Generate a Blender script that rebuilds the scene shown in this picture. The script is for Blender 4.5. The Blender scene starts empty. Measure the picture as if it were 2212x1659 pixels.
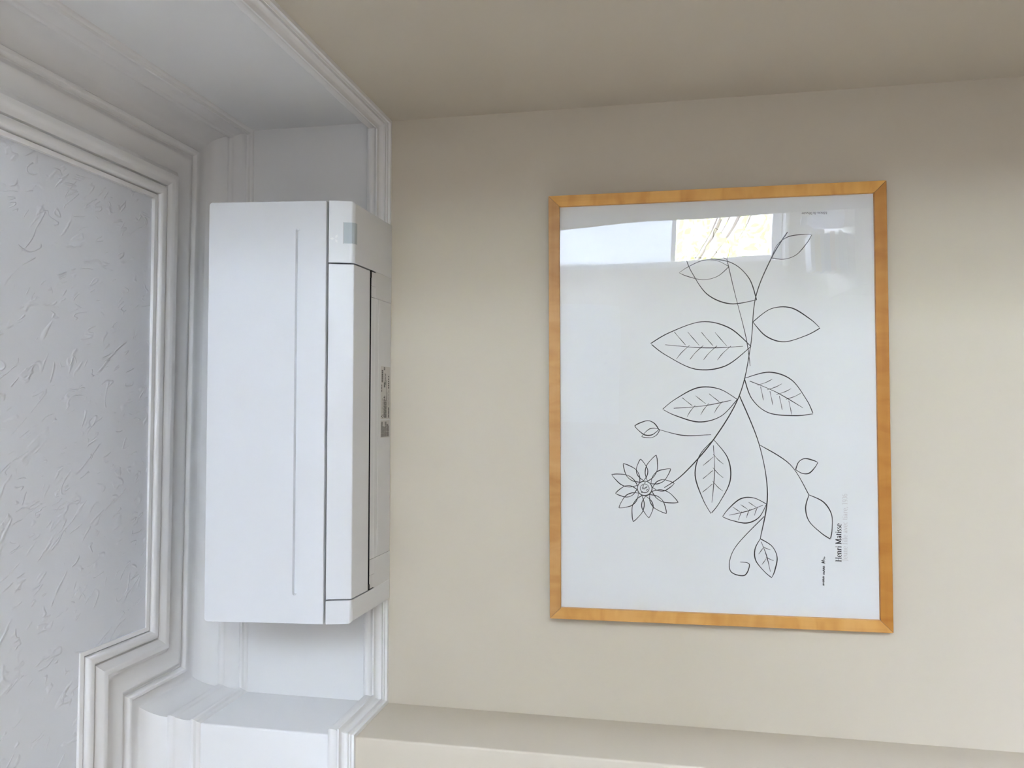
import bpy, bmesh, math, random
from mathutils import Vector, Matrix

random.seed(7)
scene = bpy.context.scene
COL = scene.collection

# ------------------------------------------------------------------ camera
# The photograph lies on its side: the ceiling is at its left edge, so the
# camera is rolled by a quarter turn.  World: x right, y into the back wall, z up.
FPX, YAW, PITCH, ROLL = 1713.03, 0.0281, 0.195, -0.0032
CAM = Vector((0.0, -1.70, 0.0))
fwd = Vector((math.sin(YAW) * math.cos(PITCH), math.cos(YAW) * math.cos(PITCH), math.sin(PITCH)))
rgt = Vector((math.cos(YAW), -math.sin(YAW), 0.0))
upv = rgt.cross(fwd)
r2 = rgt * math.cos(ROLL) + upv * math.sin(ROLL)
u2 = -rgt * math.sin(ROLL) + upv * math.cos(ROLL)
cd = bpy.data.cameras.new('camera')
cam = bpy.data.objects.new('camera', cd)
COL.objects.link(cam)
cd.sensor_fit = 'HORIZONTAL'
cd.sensor_width = 36.0
cd.lens = FPX / 2212.0 * 36.0
cd.clip_start = 0.02
cd.clip_end = 300
X, Y, Z = -u2, r2, -fwd
cam.matrix_world = Matrix(((X.x, Y.x, Z.x, CAM.x), (X.y, Y.y, Z.y, CAM.y), (X.z, Y.z, Z.z, CAM.z), (0, 0, 0, 1)))
scene.camera = cam

# ------------------------------------------------------------------ light
W = bpy.data.worlds.new('overcast_sky')
scene.world = W
W.use_nodes = True
bg = W.node_tree.nodes['Background']
bg.inputs[0].default_value = (0.78, 0.875, 1.12, 1)
bg.inputs[1].default_value = 20.0
scene.view_settings.view_transform = 'Standard'
scene.view_settings.look = 'None'
scene.view_settings.gamma = 1.0
scene.view_settings.use_curve_mapping = False
scene.view_settings.exposure = 2.32
scene.cycles.max_bounces = 8

# window opening in the rear wall (behind the camera, to the right)
WX0, WX1, WZ0, WZ1, WY = 1.02, 2.05, -1.0, 0.93, -4.2
SY0, SY1 = -4.0, -3.05                      # added window in the bay's far right wall, invented for fill light
pl = bpy.data.lights.new('window_portal', 'AREA')
pl.shape = 'RECTANGLE'
pl.size = WX1 - WX0
pl.size_y = WZ1 - WZ0
pl.cycles.is_portal = True
po = bpy.data.objects.new('window_portal', pl)
COL.objects.link(po)
po.location = ((WX0 + WX1) / 2, WY - 0.16, (WZ0 + WZ1) / 2)
po.rotation_euler = (math.radians(90), 0, 0)      # -Z of the lamp looks into the room (+y)
pl2 = pl.copy(); pl2.size = SY1 - SY0
po2 = bpy.data.objects.new('window_portal', pl2)  # portal of the added fill window
COL.objects.link(po2)
po2.location = (3.0 + 0.16, (SY0 + SY1) / 2, (WZ0 + WZ1) / 2)
po2.rotation_euler = (math.radians(90), 0, math.radians(90))

# ------------------------------------------------------------------ materials
def newmat(name):
    m = bpy.data.materials.new(name)
    m.use_nodes = True
    return m, m.node_tree.nodes, m.node_tree.links, m.node_tree.nodes['Principled BSDF']

def plain(name, col, rough=0.5, spec=0.5, bump=0.0, bscale=200.0, var=0.0, vscale=3.0, metal=0.0):
    m, N, L, b = newmat(name)
    b.inputs['Base Color'].default_value = (*col, 1)
    b.inputs['Roughness'].default_value = rough
    b.inputs['Specular IOR Level'].default_value = spec
    b.inputs['Metallic'].default_value = metal
    tc = N.new('ShaderNodeTexCoord')
    if var > 0:
        nz = N.new('ShaderNodeTexNoise'); nz.inputs['Scale'].default_value = vscale; nz.inputs['Detail'].default_value = 4
        L.new(tc.outputs['Object'], nz.inputs['Vector'])
        mx = N.new('ShaderNodeMix'); mx.data_type = 'RGBA'
        mx.inputs[6].default_value = (*[c * (1 - var) for c in col], 1)
        mx.inputs[7].default_value = (*[min(1, c * (1 + var)) for c in col], 1)
        L.new(nz.outputs['Fac'], mx.inputs[0]); L.new(mx.outputs[2], b.inputs['Base Color'])
    if bump > 0:
        n2 = N.new('ShaderNodeTexNoise'); n2.inputs['Scale'].default_value = bscale; n2.inputs['Detail'].default_value = 1
        L.new(tc.outputs['Object'], n2.inputs['Vector'])
        bp = N.new('ShaderNodeBump'); bp.inputs['Strength'].default_value = bump; bp.inputs['Distance'].default_value = 0.001
        L.new(n2.outputs['Fac'], bp.inputs['Height']); L.new(bp.outputs['Normal'], b.inputs['Normal'])
    return m

M = {}
M['beige'] = plain('beige_wall_paint', (0.635, 0.572, 0.467), 0.6, 0.3, 0.25, 90)
M['white'] = plain('white_gloss_paint', (0.86, 0.855, 0.845), 0.38, 0.45, 0.12, 70)
M['frieze'] = plain('white_frieze_paint', (0.86, 0.86, 0.855), 0.45, 0.4, 0.15, 60)
M['plastic'] = plain('white_plastic', (0.80, 0.815, 0.84), 0.34, 0.45, 0.05, 400)
M['plastic_under'] = plain('white_plastic_matt_shaded', (0.76, 0.765, 0.77), 0.5, 0.4, 0.05, 400)  # same white plastic, darkened: underside shade is put into the colour
M['black'] = plain('black_plastic_outlet_shade', (0.012, 0.012, 0.014), 0.6, 0.3)  # black of the clips; also stands for shade inside the outlet
M['display'] = plain('smoked_display_window', (0.52, 0.58, 0.61), 0.4, 0.35)
M['logo'] = plain('embossed_white_logo', (0.93, 0.94, 0.95), 0.25, 0.5)
M['label'] = plain('silver_label', (0.62, 0.60, 0.57), 0.45, 0.4)
M['ink'] = plain('black_ink', (0.012, 0.012, 0.014), 0.6, 0.2)
M['ink_grey'] = plain('grey_label_ink', (0.16, 0.15, 0.14), 0.6, 0.2)
M['ink_pale'] = plain('pale_rose_ink', (0.62, 0.575, 0.575), 0.6, 0.2)
M['paper'] = plain('white_poster_paper', (0.80, 0.80, 0.805), 0.7, 0.2, 0.05, 300)
M['backing'] = plain('brown_backing_board', (0.30, 0.22, 0.14), 0.8, 0.2)
M['floor'] = plain('taupe_floor', (0.35, 0.285, 0.21), 0.45, 0.4, 0.1, 40, 0.15, 4)
M['door_white'] = plain('white_cabinet_paint', (0.82, 0.82, 0.82), 0.4, 0.4)
M['steel'] = plain('brushed_steel', (0.55, 0.55, 0.56), 0.3, 0.5, metal=1.0)
M['table'] = plain('pale_table_wood', (0.55, 0.48, 0.38), 0.4, 0.4, var=0.08, vscale=8)
M['grass'] = plain('pale_gravel_garden', (0.30, 0.30, 0.25), 0.9, 0.1, var=0.3, vscale=2)
M['bark'] = plain('bark', (0.12, 0.09, 0.06), 0.9, 0.1, var=0.3, vscale=10)

def make_leaf():
    m, N, L, b = newmat('yellow_green_leaf')
    b.inputs['Roughness'].default_value = 0.6
    tr = N.new('ShaderNodeBsdfTranslucent'); tr.inputs[0].default_value = (0.55, 0.62, 0.12, 1)
    b.inputs['Base Color'].default_value = (0.30, 0.36, 0.08, 1)
    mx = N.new('ShaderNodeMixShader'); mx.inputs[0].default_value = 0.5
    out = N['Material Output']
    L.new(b.outputs[0], mx.inputs[1]); L.new(tr.outputs[0], mx.inputs[2]); L.new(mx.outputs[0], out.inputs[0])
    return m
M['leaf'] = make_leaf()

def make_blind():
    m, N, L, b = newmat('white_roller_blind_fabric')
    b.inputs['Base Color'].default_value = (0.85, 0.86, 0.86, 1)
    b.inputs['Roughness'].default_value = 0.9
    tr = N.new('ShaderNodeBsdfTranslucent'); tr.inputs[0].default_value = (0.80, 0.82, 0.83, 1)
    mx = N.new('ShaderNodeMixShader'); mx.inputs[0].default_value = 0.62
    L.new(b.outputs[0], mx.inputs[1]); L.new(tr.outputs[0], mx.inputs[2]); L.new(mx.outputs[0], N['Material Output'].inputs[0])
    return m
M['blind'] = make_blind()
def backlit(name, col, mixf):
    m, N, L, b = newmat(name)
    b.inputs['Base Color'].default_value = (*col, 1); b.inputs['Roughness'].default_value = 0.25
    tr = N.new('ShaderNodeBsdfTranslucent'); tr.inputs[0].default_value = (*col, 1)
    mx = N.new('ShaderNodeMixShader'); mx.inputs[0].default_value = mixf
    L.new(b.outputs[0], mx.inputs[1]); L.new(tr.outputs[0], mx.inputs[2]); L.new(mx.outputs[0], N['Material Output'].inputs[0])
    return m
M['pink'] = backlit('pink_thin_cloth', (0.88, 0.25, 0.36), 0.6)
M['bottle'] = backlit('milky_bottle_plastic', (0.85, 0.87, 0.93), 0.6)

def make_pane(name, ior, wave):
    # thin sheet: see-through, with Fresnel mirror reflection
    m, N, L, b = newmat(name)
    N.remove(b)
    tr = N.new('ShaderNodeBsdfTransparent'); tr.inputs[0].default_value = (0.98, 0.985, 0.985, 1)
    gl = N.new('ShaderNodeBsdfGlossy'); gl.inputs['Roughness'].default_value = 0.0
    gl.inputs[0].default_value = (1, 1, 1, 1)
    fr = N.new('ShaderNodeFresnel'); fr.inputs['IOR'].default_value = ior
    mx = N.new('ShaderNodeMixShader')
    L.new(fr.outputs[0], mx.inputs[0]); L.new(tr.outputs[0], mx.inputs[1]); L.new(gl.outputs[0], mx.inputs[2])
    L.new(mx.outputs[0], N['Material Output'].inputs[0])
    if wave > 0:
        tc = N.new('ShaderNodeTexCoord')
        mp = N.new('ShaderNodeMapping'); mp.inputs['Scale'].default_value = (3.2, 3.2, 1.6)
        nz = N.new('ShaderNodeTexNoise'); nz.inputs['Scale'].default_value = 1.0; nz.inputs['Detail'].default_value = 1
        bp = N.new('ShaderNodeBump'); bp.inputs['Strength'].default_value = 1.0; bp.inputs['Distance'].default_value = wave
        L.new(tc.outputs['Object'], mp.inputs[0]); L.new(mp.outputs[0], nz.inputs['Vector'])
        L.new(nz.outputs['Fac'], bp.inputs['Height']); L.new(bp.outputs['Normal'], gl.inputs['Normal'])
    return m
M['acrylic'] = make_pane('acrylic_glazing', 1.62, 0.004)
M['glass'] = make_pane('window_glass', 1.5, 0.0)

def make_ceiling():
    # painted embossed paper: short wandering ridges
    m, N, L, b = newmat('embossed_ceiling_paper')
    b.inputs['Base Color'].default_value = (0.82, 0.845, 0.89, 1)
    b.inputs['Roughness'].default_value = 0.6
    b.inputs['Specular IOR Level'].default_value = 0.3
    tc = N.new('ShaderNodeTexCoord')
    def ridge(rot, sc, scale, dist, lo, hi, off):
        mp0 = N.new('ShaderNodeMapping'); mp0.inputs['Rotation'].default_value = (0, 0, rot)
        mp = N.new('ShaderNodeMapping'); mp.inputs['Scale'].default_value = sc; mp.inputs['Location'].default_value = off
        L.new(tc.outputs['Object'], mp0.inputs[0]); L.new(mp0.outputs[0], mp.inputs[0])
        nz = N.new('ShaderNodeTexNoise'); nz.inputs['Scale'].default_value = scale; nz.inputs['Detail'].default_value = 1.5
        nz.inputs['Distortion'].default_value = dist
        L.new(mp.outputs[0], nz.inputs['Vector'])
        s = N.new('ShaderNodeMath'); s.operation = 'SUBTRACT'; s.inputs[1].default_value = 0.5
        L.new(nz.outputs['Fac'], s.inputs[0])
        a = N.new('ShaderNodeMath'); a.operation = 'ABSOLUTE'; L.new(s.outputs[0], a.inputs[0])
        r = N.new('ShaderNodeMapRange'); r.inputs['From Min'].default_value = 0.0; r.inputs['From Max'].default_value = lo
        r.inputs['To Min'].default_value = 1; r.inputs['To Max'].default_value = 0; r.interpolation_type = 'SMOOTHSTEP'
        L.new(a.outputs[0], r.inputs['Value'])
        mk = N.new('ShaderNodeTexNoise'); mk.inputs['Scale'].default_value = scale * 1.6; mk.inputs['Detail'].default_value = 1
        mp2 = N.new('ShaderNodeMapping'); mp2.inputs['Location'].default_value = (7 + off[0], 3, 1)
        L.new(tc.outputs['Object'], mp2.inputs[0]); L.new(mp2.outputs[0], mk.inputs['Vector'])
        r2 = N.new('ShaderNodeMapRange'); r2.inputs['From Min'].default_value = hi; r2.inputs['From Max'].default_value = hi + 0.1
        r2.interpolation_type = 'SMOOTHSTEP'
        L.new(mk.outputs['Fac'], r2.inputs['Value'])
        mu = N.new('ShaderNodeMath'); mu.operation = 'MULTIPLY'
        L.new(r.outputs[0], mu.inputs[0]); L.new(r2.outputs[0], mu.inputs[1])
        return mu.outputs[0]
    A = ridge(math.radians(42), (1.0, 0.34, 1), 15, 1.3, 0.034, 0.50, (0, 0, 0))
    B = ridge(math.radians(22), (1.0, 0.36, 1), 21, 1.5, 0.030, 0.525, (11, 5, 0))
    ad = N.new('ShaderNodeMath'); ad.operation = 'ADD'; L.new(A, ad.inputs[0]); L.new(B, ad.inputs[1])
    fn = N.new('ShaderNodeTexNoise'); fn.inputs['Scale'].default_value = 90; L.new(tc.outputs['Object'], fn.inputs['Vector'])
    ml = N.new('ShaderNodeMath'); ml.operation = 'MULTIPLY_ADD'; ml.inputs[1].default_value = 0.15
    L.new(fn.outputs['Fac'], ml.inputs[0]); L.new(ad.outputs[0], ml.inputs[2])
    bp = N.new('ShaderNodeBump'); bp.inputs['Strength'].default_value = 0.55; bp.inputs['Distance'].default_value = 0.0030
    L.new(ml.outputs[0], bp.inputs['Height']); L.new(bp.outputs['Normal'], b.inputs['Normal'])
    return m
M['ceiling'] = make_ceiling()

def make_wood(name, horiz, tone=(1, 1, 1), seed=0.0):
    # honey coloured curly maple: fine grain along the rail, figure across it
    m, N, L, b = newmat(name)
    b.inputs['Roughness'].default_value = 0.42
    b.inputs['Specular IOR Level'].default_value = 0.4
    tc = N.new('ShaderNodeTexCoord')
    def tex(scale, sc, det, dist=0.0):
        mp = N.new('ShaderNodeMapping')
        mp.inputs['Scale'].default_value = sc if horiz else (sc[2], sc[1], sc[0])
        mp.inputs['Location'].default_value = (seed, seed * 2, seed * 3)
        L.new(tc.outputs['Object'], mp.inputs[0])
        n = N.new('ShaderNodeTexNoise'); n.inputs['Scale'].default_value = scale; n.inputs['Detail'].default_value = det
        n.inputs['Distortion'].default_value = dist
        L.new(mp.outputs[0], n.inputs['Vector'])
        return n.outputs['Fac']
    curl = tex(30, (1.0, 0.3, 0.35), 2, 0.6)
    big = tex(5, (1.0, 0.4, 0.6), 2)
    grain = tex(60, (0.05, 1, 1), 4)
    def ramp(src, pts):
        r = N.new('ShaderNodeValToRGB'); e = r.color_ramp.elements
        e[0].position, e[0].color = pts[0][0], (*pts[0][1], 1)
        e[1].position, e[1].color = pts[-1][0], (*pts[-1][1], 1)
        for q, c in pts[1:-1]:
            k = e.new(q); k.color = (*c, 1)
        L.new(src, r.inputs[0]); return r.outputs[0]
    c1 = ramp(curl, [(q, tuple(min(0.95, a * b) for a, b in zip(c, tone))) for q, c in ((0.28, (0.58, 0.275, 0.070)), (0.5, (0.66, 0.345, 0.100)), (0.74, (0.71, 0.395, 0.130)))])
    c2 = ramp(big, [(0.3, (0.86, 0.80, 0.74)), (0.7, (1.0, 1.0, 1.0))])
    c3 = ramp(grain, [(0.25, (0.90, 0.87, 0.84)), (0.5, (1, 1, 1))])
    def mul(x, y):
        k = N.new('ShaderNodeMix'); k.data_type = 'RGBA'; k.blend_type = 'MULTIPLY'; k.inputs[0].default_value = 1
        L.new(x, k.inputs[6]); L.new(y, k.inputs[7]); return k.outputs[2]
    L.new(mul(mul(c1, c2), c3), b.inputs['Base Color'])
    return m
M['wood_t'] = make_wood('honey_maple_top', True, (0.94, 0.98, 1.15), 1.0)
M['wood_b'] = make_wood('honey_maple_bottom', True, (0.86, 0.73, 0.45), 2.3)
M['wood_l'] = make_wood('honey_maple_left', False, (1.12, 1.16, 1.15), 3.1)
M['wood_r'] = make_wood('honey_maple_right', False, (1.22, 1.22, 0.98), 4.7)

# ------------------------------------------------------------------ helpers
ORG = {}
def link(o, parent=None):
    COL.objects.link(o)
    if parent is not None:
        o.parent = parent

def tag(o, label=None, cat=None, group=None, kind=None):
    if label: o['label'] = label
    if cat: o['category'] = cat
    if group: o['group'] = group
    if kind: o['kind'] = kind
    return o

def empty(name, loc, label, cat, group=None):
    o = bpy.data.objects.new(name, None)
    o.empty_display_size = 0.05
    link(o)
    o.location = loc
    ORG[o] = Vector(loc)
    return tag(o, label, cat, group)

def obj(name, verts, faces, mat, parent=None, smooth=False, mats=None, fmat=None, bevel=0.0, auto=None):
    """verts in WORLD coordinates; the mesh is stored relative to the parent's (or its own) origin."""
    vs = [Vector(v) for v in verts]
    if parent is not None:
        org = ORG[parent]
    else:
        zs = min(v.z for v in vs)
        org = Vector(((min(v.x for v in vs) + max(v.x for v in vs)) / 2, (min(v.y for v in vs) + max(v.y for v in vs)) / 2, zs))
    me = bpy.data.meshes.new(name)
    me.from_pydata([v - org for v in vs], [], faces)
    bm = bmesh.new(); bm.from_mesh(me)
    bmesh.ops.remove_doubles(bm, verts=bm.verts, dist=1e-6)
    bmesh.ops.recalc_face_normals(bm, faces=bm.faces)
    bm.to_mesh(me); bm.free()
    for mm in (mats or [mat]):
        me.materials.append(mm)
    if fmat:
        for p in me.polygons:
            p.material_index = fmat(p, org)
    if smooth:
        for p in me.polygons: p.use_smooth = True
    o = bpy.data.objects.new(name, me)
    link(o, parent)
    if parent is None:
        o.location = org
    ORG[o] = org
    if bevel > 0:
        b = o.modifiers.new('bevel', 'BEVEL'); b.width = bevel; b.segments = 3; b.limit_method = 'ANGLE'; b.angle_limit = math.radians(40)
    if smooth and auto:
        e = o.modifiers.new('edges', 'EDGE_SPLIT'); e.split_angle = math.radians(auto)
    return o

def boxvf(x0, x1, y0, y1, z0, z1, vs=None, fs=None):
    vs = [] if vs is None else vs
    fs = [] if fs is None else fs
    k = len(vs)
    vs += [(x0, y0, z0), (x1, y0, z0), (x1, y1, z0), (x0, y1, z0), (x0, y0, z1), (x1, y0, z1), (x1, y1, z1), (x0, y1, z1)]
    fs += [tuple(k + i for i in f) for f in ((3, 2, 1, 0), (4, 5, 6, 7), (0, 1, 5, 4), (1, 2, 6, 5), (2, 3, 7, 6), (3, 0, 4, 7))]
    return vs, fs

def prism_z(poly, zs):
    """plan polygon carried up through the levels zs"""
    n = len(poly); vs = []; fs = []
    for z in zs:
        vs += [(x, y, z) for x, y in poly]
    for k in range(len(zs) - 1):
        for i in range(n):
            j = (i + 1) % n
            fs.append((k * n + i, k * n + j, (k + 1) * n + j, (k + 1) * n + i))
    fs.append(tuple(range(n))[::-1]); fs.append(tuple((len(zs) - 1) * n + i for i in range(n)))
    return vs, fs

def prism_x(prof, x0, x1, vs=None, fs=None):
    """(y, z) profile extruded along x"""
    vs = [] if vs is None else vs
    fs = [] if fs is None else fs
    k = len(vs); n = len(prof)
    vs += [(x0, y, z) for y, z in prof] + [(x1, y, z) for y, z in prof]
    for i in range(n):
        j = (i + 1) % n
        fs.append((k + i, k + j, k + n + j, k + n + i))
    fs.append(tuple(k + i for i in range(n))); fs.append(tuple(k + n + i for i in range(n))[::-1])
    return vs, fs

def lathe(prof, c, n=24):
    vs = []; fs = []
    for r, z in prof:
        for i in range(n):
            a = 2 * math.pi * i / n
            vs.append((c[0] + r * math.cos(a), c[1] + r * math.sin(a), c[2] + z))
    for k in range(len(prof) - 1):
        for i in range(n):
            j = (i + 1) % n
            fs.append((k * n + i, k * n + j, (k + 1) * n + j, (k + 1) * n + i))
    fs.append(tuple(range(n))); fs.append(tuple((len(prof) - 1) * n + i for i in range(n)))
    return vs, fs

# ------------------------------------------------------------------ room shell
XR, XL, DBR = 0.6468, -0.6624, 0.1874      # right wall, left reveal, depth of the projecting breast
YC = -1.15                                   # the right wall ends here and the room widens
ZF, ZC = -1.65, 1.09                        # floor and ceiling
ZP = 0.622                                  # paint changes colour behind the picture rail
RX, LX = 3.0, -3.4
def two_paint(p, org):
    return 1 if p.center.z + org.z > ZP else 0
WM = [M['beige'], M['frieze']]

v, f = prism_z([(XL, 0), (XR, 0), (XR, 0.12), (XL, 0.12)], [ZF, ZP, ZC + 0.1])
tag(obj('wall_back', v, f, None, mats=WM, fmat=two_paint), kind='structure')

def arc2(cx, cy, r, a0, a1, n=5):
    return [(cx + r * math.cos(math.radians(a0 + (a1 - a0) * i / n)), cy + r * math.sin(math.radians(a0 + (a1 - a0) * i / n))) for i in range(n + 1)]
rr = 0.004
v, f = prism_z([(LX, 0.12), (LX, -DBR)] + arc2(XL - rr, -DBR + rr, rr, -90, 0) + [(XL, 0.12)], [ZF, ZP, ZC + 0.1])
tag(obj('wall_left', v, f, None, mats=WM, fmat=two_paint), kind='structure')
v, f = prism_z([(XR, 0.12), (XR, YC), (RX, YC), (RX, 0.12)], [ZF, ZP, ZC + 0.1])
tag(obj('wall_right', v, f, None, mats=WM, fmat=two_paint), kind='structure')
v, f = prism_z([(LX - 0.12, -4.32), (LX, -4.32), (LX, 0.12), (LX - 0.12, 0.12)], [ZF, ZP, ZC + 0.1])
tag(obj('wall_far_left', v, f, None, mats=WM, fmat=two_paint), kind='structure')
v, f = [], []
for a in ((-4.32, SY0, ZF, ZC + 0.1), (SY1, YC, ZF, ZC + 0.1), (SY0, SY1, ZF, WZ0), (SY0, SY1, WZ1, ZC + 0.1)):
    boxvf(RX, RX + 0.12, a[0], a[1], a[2], a[3], v, f)
tag(obj('wall_far_right', v, f, M['beige']), kind='structure')
# rear wall with the window opening
v, f = [], []
for a in ((LX, WX0, ZF, ZC + 0.1), (WX1, RX, ZF, ZC + 0.1), (WX0, WX1, ZF, WZ0), (WX0, WX1, WZ1, ZC + 0.1)):
    boxvf(a[0], a[1], WY - 0.12, WY, a[2], a[3], v, f)
tag(obj('wall_rear', v, f, M['beige']), kind='structure')
v, f = boxvf(LX - 0.12, RX + 0.12, -4.32, 0.12, ZF - 0.1, ZF)
tag(obj('floor', v, f, M['floor']), kind='structure')

# ceiling: it sags a little towards the right-hand corner
DROP = 0.018
def drop(x):
    return -DROP * min(1.0, max(0.0, (x - XL) / (XR - XL)))
xs = [LX - 0.12, XL, XR, RX + 0.12]
v = []
for zz in (0, 0.1):
    for yy in (-4.32, 0.12):
        v += [(x, yy, ZC + drop(x) + zz) for x in xs]
f = []
for i in range(3):
    f += [(i, i + 1, 5 + i, 4 + i), (8 + i, 12 + i, 13 + i, 9 + i), (i, 8 + i, 9 + i, i + 1), (4 + i, 5 + i, 13 + i, 12 + i)]
f += [(0, 4, 12, 8), (3, 11, 15, 7)]
tag(obj('ceiling', v, f, M['ceiling']), kind='structure')

# mouldings swept round the room: path runs with the room on its left
PATH = [(RX, YC), (XR, YC), (XR, 0), (XL, 0), (XL, -DBR), (LX, -DBR)]
SCALE = [1.04, 1.04, 1.06, 0.98, 1.0, 1.0]
def sweep(prof, sag, scale_from):
    n = len(prof); vs = []; fs = []
    nrm = []
    for a, b in zip(PATH[:-1], PATH[1:]):
        d = Vector((b[0] - a[0], b[1] - a[1])).normalized()
        nrm.append(Vector((-d.y, d.x)))
    for i, q in enumerate(PATH):
        if i == 0: o = nrm[0]
        elif i == len(PATH) - 1: o = nrm[-1]
        else: o = nrm[i - 1] + nrm[i]
        for p, z in prof:
            s = SCALE[i] if p > scale_from else 1.0
            zz = z
            if sag:
                zz += drop(q[0]) * min(1, max(0, (z - 0.95) / (ZC - 0.95)))
            vs.append((q[0] + o.x * p * s, q[1] + o.y * p * s, zz))
    for i in range(len(PATH) - 1):
        for k in range(n - 1):
            fs.append((i * n + k, i * n + k + 1, (i + 1) * n + k + 1, (i + 1) * n + k))
    return vs, fs

def smoothcurve(pts, n=6):
    """Catmull-Rom through the points"""
    out = []
    P = [pts[0]] + list(pts) + [pts[-1]]
    for i in range(1, len(P) - 2):
        for k in range(n):
            t = k / n
            out.append(tuple(0.5 * ((2 * P[i][j]) + (-P[i - 1][j] + P[i + 1][j]) * t + (2 * P[i - 1][j] - 5 * P[i][j] + 4 * P[i + 1][j] - P[i + 2][j]) * t * t
                       + (-P[i - 1][j] + 3 * P[i][j] - 3 * P[i + 1][j] + P[i + 2][j]) * t ** 3) for j in range(len(pts[0]))))
    out.append(tuple(pts[-1]))
    return out

# cornice on the ceiling with a cove down to the wall
cornice = [(0.196, 1.095), (0.196, 1.0845), (0.1885, 1.0825), (0.1880, 1.0885), (0.1862, 1.0885)]
cornice += smoothcurve([(0.1855, 1.0845), (0.1835, 1.0785), (0.178, 1.0748), (0.171, 1.0740), (0.1668, 1.0765)], 4)
cornice += [(0.1660, 1.0840), (0.1640, 1.0840)]
cornice += smoothcurve([(0.162, 1.0785), (0.155, 1.0745), (0.147, 1.0705)], 3)
cornice += [(0.1450, 1.0700), (0.1370, 1.0702), (0.1240, 1.0850)]
cornice += smoothcurve([(0.1200, 1.0858), (0.104, 1.0825), (0.087, 1.0762)], 3)
cornice += [(0.0850, 1.0765), (0.0765, 1.0830), (0.0730, 1.0830)]
cornice += smoothcurve([(0.071, 1.0785), (0.067, 1.0740), (0.0615, 1.0725)], 3)
cornice += smoothcurve([(0.059, 1.0765), (0.042, 1.0735), (0.026, 1.0620), (0.0155, 1.0430), (0.0125, 1.0250)], 5)
v, f = sweep(cornice, True, 0.0)
tag(obj('trim_1', v, f, M['white'], smooth=True, auto=32), kind='structure')
# moulded band below the cove
band = [(0.0, 1.0255), (0.014, 1.0255)]
band += smoothcurve([(0.0185, 1.0225), (0.0200, 1.0165), (0.0185, 1.0105), (0.0150, 1.0075)], 4)
band += smoothcurve([(0.0140, 1.0065), (0.0095, 0.9980), (0.0075, 0.9870), (0.0085, 0.9765)], 4)
band += smoothcurve([(0.0115, 0.9745), (0.0135, 0.9705), (0.0120, 0.9665)], 4)
band += smoothcurve([(0.0070, 0.9640), (0.0045, 0.9600), (0.0, 0.9575)], 4)
v, f = sweep(band, True, 0.5)
tag(obj('trim_2', v, f, M['white'], smooth=True, auto=32), kind='structure')
# picture rail
rail = [(0.0, 0.6700)]
rail += smoothcurve([(0.0090, 0.6700), (0.0165, 0.6678), (0.0210, 0.6620), (0.0215, 0.6560), (0.0190, 0.6510)], 4)
rail += [(0.0150, 0.6480), (0.0150, 0.6462), (0.0225, 0.6452), (0.0225, 0.6418), (0.0150, 0.6410)]
rail += smoothcurve([(0.0125, 0.6395), (0.0095, 0.6350), (0.0110, 0.6285)], 4)
rail += [(0.0125, 0.6272), (0.0085, 0.6262), (0.0085, 0.6240), (0.0105, 0.6226), (0.0070, 0.6212), (0.0070, 0.6162), (0.0, 0.6155)]
v, f = sweep(rail, False, 0.5)
tag(obj('trim_3', v, f, M['white'], smooth=True, auto=28), kind='structure')

# ------------------------------------------------------------------ air conditioner
AL, AR = -0.4345, 0.4125
SX0, SX1 = -0.3852, 0.2843                   # louver opening
ac = empty('air_conditioner', (-0.011, -0.10, 0.612), 'white wall-mounted split air conditioner hung across the picture rail above the framed drawing', 'air conditioner')
def panel_y(z): return -0.217 + (z - 0.674) * (-0.245 + 0.217) / (0.917 - 0.674)
def low_y(z): return -0.201 + (z - 0.6215) * (-0.2165 + 0.201) / (0.671 - 0.6215)

# casing behind the front panel
v, f = prism_x([(0.0, 0.908), (-0.225, 0.908), (-0.198, 0.664), (0.0, 0.664)], AL + 0.003, AR - 0.003)
obj('casing', v, f, M['plastic_under'], ac, bevel=0.004)

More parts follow.
